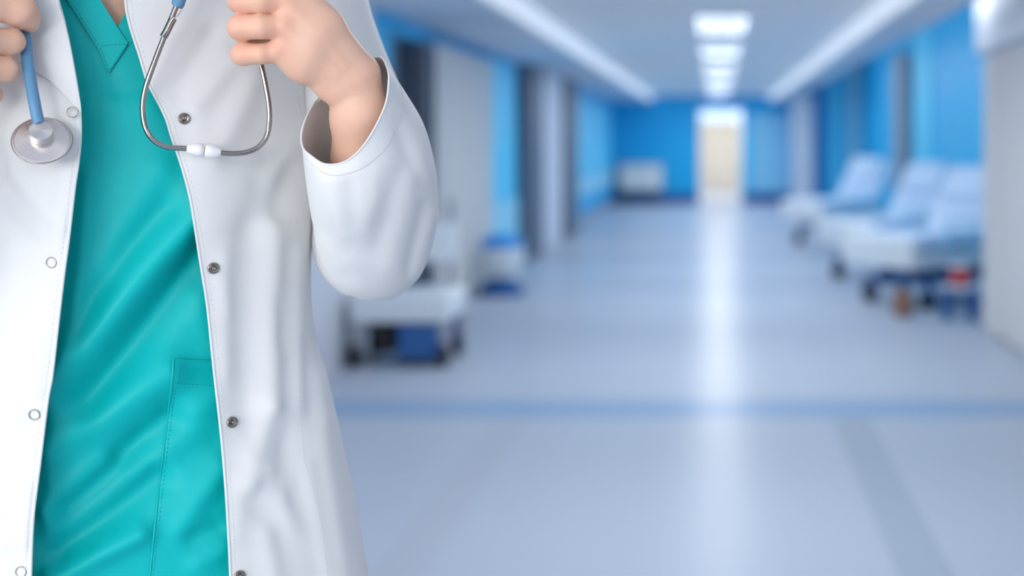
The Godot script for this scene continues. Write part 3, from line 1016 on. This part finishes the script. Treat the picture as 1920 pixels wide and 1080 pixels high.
func sleeves(c: Node3D) -> void:
	var n := 96
	var cl := []
	for k in n:
		var f := float(k) / n * CUFF.size()
		var i := int(f)
		var q := []
		for d in [-1, 0, 1, 2]:
			var w: Array = CUFF[(i + d + CUFF.size()) % CUFF.size()]
			q.append(Vector3(w[0], w[1], w[2]))
		var p: Vector3 = q[1].cubic_interpolate(q[2], q[0], q[3], f - i)
		cl.append(L(p.x, p.y, p.z))
	var rings := [PackedVector3Array(cl)]
	for f in FORE: rings.append(ring(f, n))
	var fore := loft(rings, 12)
	var up := []
	for u in UPPER: up.append(ring(u, n))
	var upper := loft(up, 8)
	for g in [fore, upper]:
		for r in g.size():
			var row: PackedVector3Array = g[r]
			var mid := Vector3.ZERO
			for p in row: mid += p
			mid /= row.size()
			for k in row.size():
				var uv := to_px(row[k])
				if row[k].z > mid.z - 0.02 and r > 2:
					row[k] += (row[k] - mid).normalized() * ridges(SLEEVE, uv.x, uv.y) * minf(1.0, r / 12.0)
			g[r] = row
	var stitch_row: PackedVector3Array = fore[8]
	for side in [1.0, -1.0]:
		var mb := MB.new()
		var k := 0
		for g in [fore, upper]:
			var rows := []
			for r in g:
				var row := PackedVector3Array()
				for p in r: row.append(p if side > 0 else mirrored(p) + Vector3(0.012, 0, 0))
				rows.append(row)
			var mid: Vector3 = rows[rows.size() / 2][0].lerp(rows[rows.size() / 2][n / 2], 0.5)
			mb.sheet(rows, 0.001, mid, true)
			k += 1
		obj("sleeve", mb, M.coat_cotton, c)
		if side > 0:
			var sm := MB.new()
			for j in range(0, n - 1):
				if stitch_row[j].z > 0.05:
					var a := stitch_row[j]
					var b := stitch_row[j + 1]
					var nn := Vector3(0, 0, 0.0006)
					sm.tube([a.lerp(b, 0.1) + nn, a.lerp(b, 0.85) + nn], [0.0003], 5)
			obj("stitching", sm, M.coat_thread, c, "stuff")
			var he := MB.new()
			var lp := []
			for j in n + 1: lp.append(fore[0][j % n])
			he.tube(lp, [0.0011], 7, false)
			obj("cuff_edge", he, M.coat_cotton, c)

func scrubs(t: Node3D) -> void:
	var s := Node3D.new()
	s.name = "scrub_top"
	t.add_child(s)
	s.set_meta("label", "teal satin-finish scrub top with V neck")
	var rows := []
	var skip := {}
	var py := -300.0
	var nc := 161
	var r := 0
	while py < 1500.0:
		var row := PackedVector3Array()
		for k in nc:
			var u := (k - 80) / 80.0
			var phi := u * 1.5 if absf(u) < 0.85 else signf(u) * (1.275 + (absf(u) - 0.85) / 0.15 * (PI - 1.275))
			var p := trunk(1.0, phi, py, 0.03, SCRUB)
			row.append(p)
			var q := to_px(p)
			# V neck
			if py < 46.0 and absf(u) < 0.6:
				var hw := (50.0 - py) * 0.62 + 8.0
				if q.x > 216.0 - hw and q.x < 216.0 + hw * 0.75: skip[r * nc + k] = true
		rows.append(row)
		r += 1
		py += 6.0 if py > -60.0 and py < 1110.0 else 30.0
	var mb := MB.new()
	mb.grid(rows, mb.normals_of(rows, L(215, 400, -0.12), false), false, skip)
	obj("top", mb, M.scrub_cotton, s)
	# neck bands: the wearer's right one lies over the left one
	obj("neck_band", patch([[232, 92], [239, 86], [249, 76], [300, -20], [330, -100], [345, -180]], [[214, 90], [214, 76], [222, 50], [250, -10], [282, -100], [300, -180]], 0.001, 0.0010, 10), M.scrub_cotton, s)
	obj("neck_band", patch([[30, -180], [75, -90], [109, -25], [126, 0], [151, 39], [183, 90], [194, 114], [203, 136]], [[90, -180], [130, -100], [165, -35], [189, 1], [215, 43], [235, 74], [238, 84], [204, 137]], 0.004, 0.0014, 14), M.scrub_cotton, s)
	# pocket
	obj("pocket", patch([[325, 673], [322, 720], [312, 800], [300, 900], [289, 1000], [278, 1110]], [[470, 678], [470, 722], [480, 800], [490, 900], [500, 1000], [510, 1110]], 0.0022, 0.0015, 20), M.scrub_cotton, s)
	var pw := MB.new()
	var le := []
	for q in spline2([[325, 673], [322, 720], [312, 800], [300, 900], [289, 1000], [278, 1110]], 12): le.append(L(q.x, q.y, on_scrub(q.x, q.y).z + 0.002))
	pw.tube(le, [0.0012], 7)
	le = []
	for q in spline2([[325, 673], [360, 676], [400, 677], [460, 678]], 12): le.append(L(q.x, q.y, on_scrub(q.x, q.y).z + 0.002))
	pw.tube(le, [0.0010], 7)
	obj("pocket_edge", pw, M.scrub_cotton, s)
	var sm := MB.new()
	for line in [[[131, 0], [155, 38], [187, 89], [197, 113], [206, 133]], [[186, 87], [210, 84], [234, 83]], [[234, 88], [222, 105], [208, 129]]]:
		stitches(sm, line, 0.0, 0.0004, 7.5, 5.0, 0.00036, 0.0041)
	for line in [[[329, 725], [319, 800], [307, 900], [296, 1000], [286, 1085]], [[326, 719], [350, 720], [380, 722], [410, 724]], [[338, 680], [337, 700], [335, 718]]]:
		stitches(sm, line, 0.0, 0.0004, 7.0, 4.6, 0.00034, 0.0023)
	obj("stitching", sm, M.scrub_thread, s, "stuff")

# joint by pixel, with its radius in pixels
func jt(px: float, py: float, z: float, r: float) -> Array:
	return [L(px, py, z), r * (1.56 - z) / F * 0.97 / 1.04]

func chain(out: Array, js: Array, k: float) -> void:
	for q in js.size() - 1:
		out.append([js[q][0], js[q + 1][0], js[q][1], js[q + 1][1], k])

func hand_bones() -> Array:
	var b := []
	# forearm and wrist
	chain(b, [jt(686, 400, 0.02, 62), jt(677, 300, 0.055, 54), jt(670, 220, 0.074, 49), jt(664, 165, 0.083, 44)], 0.012)
	chain(b, [jt(686, 400, 0.02, 58), jt(684, 300, 0.06, 50), jt(682, 210, 0.08, 43), jt(678, 140, 0.088, 34)], 0.012)
	# back of the hand
	chain(b, [jt(672, 135, 0.088, 36), jt(612, 50, 0.10, 32), jt(550, -34, 0.104, 27)], 0.011)
	chain(b, [jt(658, 140, 0.088, 40), jt(590, 65, 0.102, 34), jt(532, -2, 0.106, 26)], 0.011)
	chain(b, [jt(640, 145, 0.086, 40), jt(580, 95, 0.10, 34), jt(531, 49, 0.106, 25.5)], 0.011)
	chain(b, [jt(624, 150, 0.082, 34), jt(565, 122, 0.092, 30), jt(522, 96, 0.099, 23.5)], 0.011)
	chain(b, [jt(645, 130, 0.062, 34), jt(570, 60, 0.066, 34)], 0.016)
	chain(b, [jt(530, 40, 0.066, 26), jt(492, 72, 0.058, 20), jt(466, 74, 0.058, 14)], 0.006)
	# tendons
	chain(b, [jt(533, 49, 0.113, 8), jt(585, 92, 0.1125, 8), jt(632, 135, 0.108, 7)], 0.005)
	chain(b, [jt(534, -2, 0.114, 8), jt(592, 62, 0.114, 8), jt(645, 122, 0.109, 7)], 0.005)
	# knob of the ulna
	chain(b, [jt(618, 165, 0.084, 24), jt(628, 172, 0.086, 22)], 0.012)
	# fingers, curled round the lapel
	chain(b, [jt(550, -34, 0.100, 27), jt(455, -52, 0.092, 25)], 0.008)
	chain(b, [jt(455, -52, 0.092, 25), jt(452, -50, 0.055, 22), jt(478, -46, 0.042, 19)], 0.004)
	chain(b, [jt(530, 0, 0.104, 26), jt(490, 0, 0.106, 26.5), jt(454, -1, 0.094, 26)], 0.0022)
	chain(b, [jt(454, -1, 0.094, 26), jt(450, 3, 0.058, 23), jt(476, 6, 0.042, 20)], 0.003)
	chain(b, [jt(530, 50, 0.104, 25), jt(490, 50.5, 0.106, 23.8), jt(452, 51, 0.092, 25.5)], 0.0018)
	chain(b, [jt(452, 51, 0.092, 25.5), jt(450, 55, 0.058, 22), jt(478, 55, 0.042, 19)], 0.003)
	chain(b, [jt(522, 97, 0.097, 23), jt(490, 101, 0.098, 20), jt(456, 101, 0.086, 22.5)], 0.0018)
	chain(b, [jt(456, 101, 0.086, 22.5), jt(456, 103, 0.056, 20), jt(482, 102, 0.044, 18)], 0.003)
	# thumb, behind the fingers
	chain(b, [jt(622, 88, 0.062, 28), jt(560, 20, 0.05, 27), jt(490, -20, 0.036, 23), jt(445, -30, 0.03, 19)], 0.010)
	return b

func tube_hand_bones() -> Array:
	var b := []
	chain(b, [jt(-255, 400, 0.02, 62), jt(-246, 300, 0.05, 54), jt(-238, 220, 0.06, 49), jt(-226, 160, 0.064, 44)], 0.012)
	chain(b, [jt(-228, 140, 0.064, 36), jt(-165, 50, 0.074, 32), jt(-95, -16, 0.078, 29)], 0.016)
	chain(b, [jt(-214, 145, 0.064, 40), jt(-150, 80, 0.076, 34), jt(-85, 40, 0.078, 28)], 0.016)
	chain(b, [jt(-198, 150, 0.062, 40), jt(-140, 110, 0.074, 34), jt(-85, 85, 0.076, 27)], 0.011)
	chain(b, [jt(-182, 155, 0.06, 34), jt(-130, 140, 0.068, 30), jt(-85, 132, 0.072, 24)], 0.011)
	chain(b, [jt(-95, -16, 0.07, 29), jt(-20, 8, 0.064, 29), jt(36, 18, 0.055, 29)], 0.006)
	chain(b, [jt(36, 18, 0.055, 29), jt(50, 32, 0.046, 22), jt(57, 46, 0.036, 15.5)], 0.005)
	chain(b, [jt(-85, 40, 0.074, 27), jt(-25, 76, 0.066, 23), jt(20, 78, 0.052, 24)], 0.004)
	chain(b, [jt(20, 78, 0.052, 24), jt(18, 80, 0.03, 19)], 0.003)
	chain(b, [jt(-85, 85, 0.07, 26), jt(-30, 128, 0.062, 22), jt(10, 130, 0.05, 22.5)], 0.004)
	chain(b, [jt(10, 130, 0.05, 22.5), jt(6, 131, 0.03, 18)], 0.003)
	chain(b, [jt(-85, 132, 0.066, 23), jt(-40, 176, 0.056, 20), jt(-15, 178, 0.042, 19)], 0.004)
	chain(b, [jt(-205, 80, 0.045, 32), jt(-110, 30, 0.036, 27), jt(-30, 10, 0.024, 22), jt(10, 0, 0.022, 18)], 0.010)
	return b

func body(t: Node3D) -> void:
	var mb := MB.new()
	mb.blob(hand_bones(), 0.0024)
	mb.blob(tube_hand_bones(), 0.0028)
	# trunk, neck, head, upper arms, legs
	var b := []
	for s in [-1.0, 1.0]:
		b.append([Vector3(s * 0.01, 1.42, -0.14), Vector3(s * 0.08, 1.42, -0.14), 0.085, 0.075, 0.02])
		b.append([Vector3(s * 0.01, 1.34, -0.14), Vector3(s * 0.07, 1.34, -0.14), 0.085, 0.075, 0.02])
		b.append([Vector3(s * 0.01, 1.25, -0.14), Vector3(s * 0.06, 1.25, -0.14), 0.08, 0.07, 0.02])
		b.append([Vector3(s * 0.01, 1.15, -0.14), Vector3(s * 0.055, 1.15, -0.14), 0.075, 0.07, 0.02])
		b.append([Vector3(s * 0.01, 1.05, -0.14), Vector3(s * 0.06, 1.05, -0.14), 0.075, 0.07, 0.02])
		b.append([Vector3(s * 0.01, 0.97, -0.135), Vector3(s * 0.07, 0.97, -0.135), 0.08, 0.075, 0.02])
		b.append([Vector3(s * 0.08, 0.94, -0.13), Vector3(s * 0.085, 0.50, -0.12), 0.075, 0.055, 0.03])
		b.append([Vector3(s * 0.085, 0.50, -0.12), Vector3(s * 0.09, 0.09, -0.135), 0.055, 0.036, 0.02])
		b.append([Vector3(s * 0.02, 1.54, -0.13), Vector3(s * 0.13, 1.545, -0.135), 0.032, 0.036, 0.02])
		var arm := [L(565, -95, -0.11), L(620, 60, -0.099), L(668, 280, -0.09), L(706, 460, -0.065), L(692, 400, 0.012)]
		for q in 4:
			var u: Vector3 = arm[q]
			var w: Vector3 = arm[q + 1]
			b.append([Vector3(u.x * s, u.y, u.z), Vector3(w.x * s, w.y, w.z), [0.034, 0.031, 0.033, 0.032][q], [0.031, 0.033, 0.034, 0.028][q], 0.015])
	b.append([Vector3(0, 1.45, -0.108), Vector3(0, 1.54, -0.122), 0.074, 0.062, 0.02])
	b.append([Vector3(0, 1.52, -0.125), Vector3(0, 1.70, -0.11), 0.058, 0.052, 0.03])
	b.append([Vector3(0, 1.77, -0.10), Vector3(0, 1.80, -0.115), 0.075, 0.085, 0.03])
	b.append([Vector3(0, 1.70, -0.062), Vector3(0, 1.76, -0.075), 0.04, 0.06, 0.04])
	b.append([Vector3(0, 1.745, -0.012), Vector3(0, 1.775, -0.022), 0.011, 0.008, 0.015])
	for s in [-1.0, 1.0]: b.append([Vector3(s * 0.078, 1.745, -0.11), Vector3(s * 0.084, 1.785, -0.115), 0.011, 0.015, 0.01])
	mb.blob(b, 0.012)
	var col := PackedColorArray()
	var nz := FastNoiseLite.new()
	nz.seed = 4
	nz.frequency = 40.0
	var base := Color(0.79, 0.52, 0.385)
	var red := Color(0.76, 0.40, 0.285)
	var knuckles := [L(524, 0, 0.12), L(522, 50, 0.12), L(514, 97, 0.11), L(452, 51, 0.1), L(456, 101, 0.1), L(454, 0, 0.1)]
	for p in mb.v:
		var w := 0.25 + 0.25 * nz.get_noise_3d(p.x, p.y, p.z)
		for q in knuckles: w += 0.45 * exp(-p.distance_squared_to(q) / 0.00025)
		col.append(base.lerp(red, clampf(w, 0, 1)))
	mb.c = col
	obj("body", mb, M.skin, t)
	# hair
	var hb := MB.new()
	hb.blob([[Vector3(0, 1.80, -0.125), Vector3(0, 1.82, -0.125), 0.094, 0.09, 0.02], [Vector3(0, 1.83, -0.08), Vector3(0, 1.80, -0.14), 0.07, 0.09, 0.02], [Vector3(0, 1.80, -0.21), Vector3(0, 1.77, -0.225), 0.045, 0.04, 0.01]], 0.012)
	obj("hair", hb, M.hair, t)
	# trousers and shoes
	var tr := MB.new()
	for s in [-1.0, 1.0]:
		var rows := []
		for r in 20:
			var u := r / 19.0
			var row := PackedVector3Array()
			var rad := lerpf(0.088, 0.08, u)
			for k in 32:
				var a := TAU * k / 32
				row.append(Vector3(s * 0.09 + cos(a) * rad * 0.95, lerpf(0.86, 0.07, u), -0.125 + sin(a) * rad))
			rows.append(row)
		tr.sheet(rows, 0.0015, Vector3(s * 0.09, 0.5, -0.125), true)
	obj("trousers", tr, M.trousers, t)
	for s in [-1.0, 1.0]:
		var sh := MB.new()
		sh.blob([[Vector3(s * 0.09, 0.05, -0.17), Vector3(s * 0.10, 0.042, 0.0), 0.045, 0.036, 0.03], [Vector3(s * 0.10, 0.04, 0.0), Vector3(s * 0.105, 0.032, 0.07), 0.04, 0.03, 0.03], [Vector3(s * 0.09, 0.06, -0.15), Vector3(s * 0.09, 0.1, -0.14), 0.045, 0.042, 0.02]], 0.010)
		obj("shoe", sh, M.shoe_white, t)

# ------------------------------------------------------------------ the stethoscope round the neck
func path(list: Array, per := 10) -> Array:
	var q := []
	for p in list: q.append(L(p[0], p[1], p[2]))
	return spline(q, per)

func stethoscope() -> void:
	var t := thing("stethoscope", "blue stethoscope with steel chestpiece hanging over the open white coat", "stethoscope", Vector3(PX0, 0, -PZ0), YAW)
	# blue tube from the chestpiece, through the hand, round the neck to the fork
	var tb := MB.new()
	var pts := path([[73, 231, 0.065], [70, 220, 0.064], [64, 190, 0.061], [57, 150, 0.052], [52, 115, 0.042], [48, 80, 0.034], [46, 50, 0.028], [52, 15, 0.026], [60, -30, 0.022], [75, -110, 0.0], [95, -190, -0.03]])
	for q in [[-0.085, 1.66, -0.09], [-0.09, 1.675, -0.14], [-0.06, 1.68, -0.2], [0.0, 1.685, -0.225], [0.06, 1.68, -0.2], [0.09, 1.675, -0.14], [0.088, 1.66, -0.085]]:
		pts.append(Vector3(q[0], q[1], q[2]))
	pts += path([[365, -190, -0.02], [368, -120, 0.012], [358, -60, 0.028], [345, -20, 0.033], [337, 2, 0.034]])
	var sm := []
	for k in pts.size(): sm.append(pts[k])
	for it in 3:
		for k in range(60, sm.size() - 30): sm[k] = (sm[k - 1] + sm[k] * 2 + sm[k + 1]) / 4.0
	tb.tube(sm, [0.0057], 16)
	obj("tubing", tb, M.blue_tubing, t)
	var fk := MB.new()
	fk.tube(path([[341, -14, 0.034], [335, 3, 0.0345], [333, 9, 0.035], [331, 13, 0.035]], 6), [0.0060, 0.0062, 0.0065, 0.0066, 0.0066, 0.0066, 0.0066, 0.0066, 0.0066, 0.0065, 0.0065, 0.0065, 0.0064, 0.0063, 0.0061, 0.0058, 0.0054, 0.0048, 0.0040], 16)
	obj("fork", fk, M.blue_tubing, t)
	# two bent steel ear tubes
	var e1 := MB.new()
	e1.tube(path([[332, 8, 0.035], [325, 26, 0.035], [313, 56, 0.035], [299, 92, 0.034], [284, 132, 0.033], [273, 165, 0.032], [268, 195, 0.032], [269, 222, 0.032], [276, 247, 0.033], [292, 266, 0.034], [315, 276, 0.035], [340, 278, 0.036], [362, 279, 0.037]], 10), [0.0028], 16)
	obj("ear_tube", e1, M.chrome, t)
	var e2 := MB.new()
	e2.tube(path([[345, -6, 0.03], [372, -34, 0.03], [430, -30, 0.03], [465, 20, 0.03], [482, 80, 0.03], [491, 126, 0.032], [498, 160, 0.033], [504, 196, 0.034], [505, 230, 0.035], [499, 257, 0.036], [484, 276, 0.037], [460, 286, 0.037], [432, 288, 0.037], [404, 285, 0.037]], 10), [0.0028], 16)
	obj("ear_tube", e2, M.chrome, t)
	# sleeve of the leaf spring
	var sv := MB.new()
	sv.tube(path([[327, 34, 0.0352], [322, 40, 0.0352], [311, 62, 0.0352], [306, 70, 0.035]], 6), [0.0033, 0.0036, 0.0040, 0.0042, 0.0042, 0.0042, 0.0042, 0.0042, 0.0042, 0.0042, 0.0042, 0.0042, 0.0042, 0.0042, 0.0042, 0.0042, 0.0042, 0.0042, 0.0042], 6)
	obj("spring_sleeve", sv, M.chrome, t)
	var wr := MB.new()
	wr.tube(path([[345, 2, 0.037], [342, 14, 0.039], [336, 26, 0.039], [326, 34, 0.038]], 8), [0.0005], 6)
	obj("spring", wr, M.chrome, t)
	# ear tips
	for e in [[[350, 279, 0.0365], [383, 282, 0.037]], [[414, 286, 0.037], [383, 282, 0.037]]]:
		var a := L(e[0][0], e[0][1], e[0][2])
		var b := L(e[1][0], e[1][1], e[1][2])
		var ln := a.distance_to(b)
		var mb := MB.new()
		var prof := []
		for q in [[0.0, 0.0], [0.45, 0.0], [0.62, 0.04], [0.78, 0.2], [0.95, 0.45], [1.0, 0.65], [0.92, 0.85], [0.6, 0.98], [0.0, 1.0]]: prof.append(Vector2(q[0] * 0.0072, q[1] * ln))
		var fine := []
		for k in prof.size() - 1:
			for s in 4: fine.append(prof[k].cubic_interpolate(prof[k + 1], prof[maxi(k - 1, 0)], prof[mini(k + 2, prof.size() - 1)], s / 4.0))
		fine.append(prof[-1])
		mb.lathe(fine, Transform3D(Basis(Quaternion(Vector3.UP, (b - a).normalized())), a), 24, true)
		obj("ear_tip", mb, M.white_silicone, t)
	# chestpiece, its axis tilted up towards the viewer
	var ax := Vector3(-0.03, 0.57, 0.82).normalized()
	var x := Transform3D(Basis(Quaternion(Vector3.UP, ax)), L(79, 263, 0.060))
	var cp := Node3D.new()
	cp.name = "chestpiece"
	cp.set_meta("label", "round brushed steel chestpiece")
	t.add_child(cp)
	var d := MB.new()
	d.lathe_uv([Vector2(0.0, -0.006), Vector2(0.024, -0.006), Vector2(0.0265, -0.004), Vector2(0.0272, -0.001), Vector2(0.0268, 0.0006), Vector2(0.0255, 0.0010), Vector2(0.0248, 0.0002), Vector2(0.010, 0.0026), Vector2(0.0, 0.003)], x, 72)
	obj("disc", d, M.spun_steel, cp)
	var rim := MB.new()
	var rp := []
	for k in 13: rp.append(Vector2(0.0268 + cos(TAU * k / 12) * 0.0009, -0.0002 + sin(TAU * k / 12) * 0.0009))
	rim.lathe(rp, x, 72, true)
	obj("rim", rim, M.chrome, cp)
	var st := MB.new()
	st.lathe_uv([Vector2(0.0112, 0.002), Vector2(0.0112, 0.0062), Vector2(0.0100, 0.0066), Vector2(0.0100, 0.0074), Vector2(0.0112, 0.0078), Vector2(0.0112, 0.0165), Vector2(0.0106, 0.0172), Vector2(0.0, 0.0174)], x, 48)
	obj("stem", st, M.spun_steel, cp)
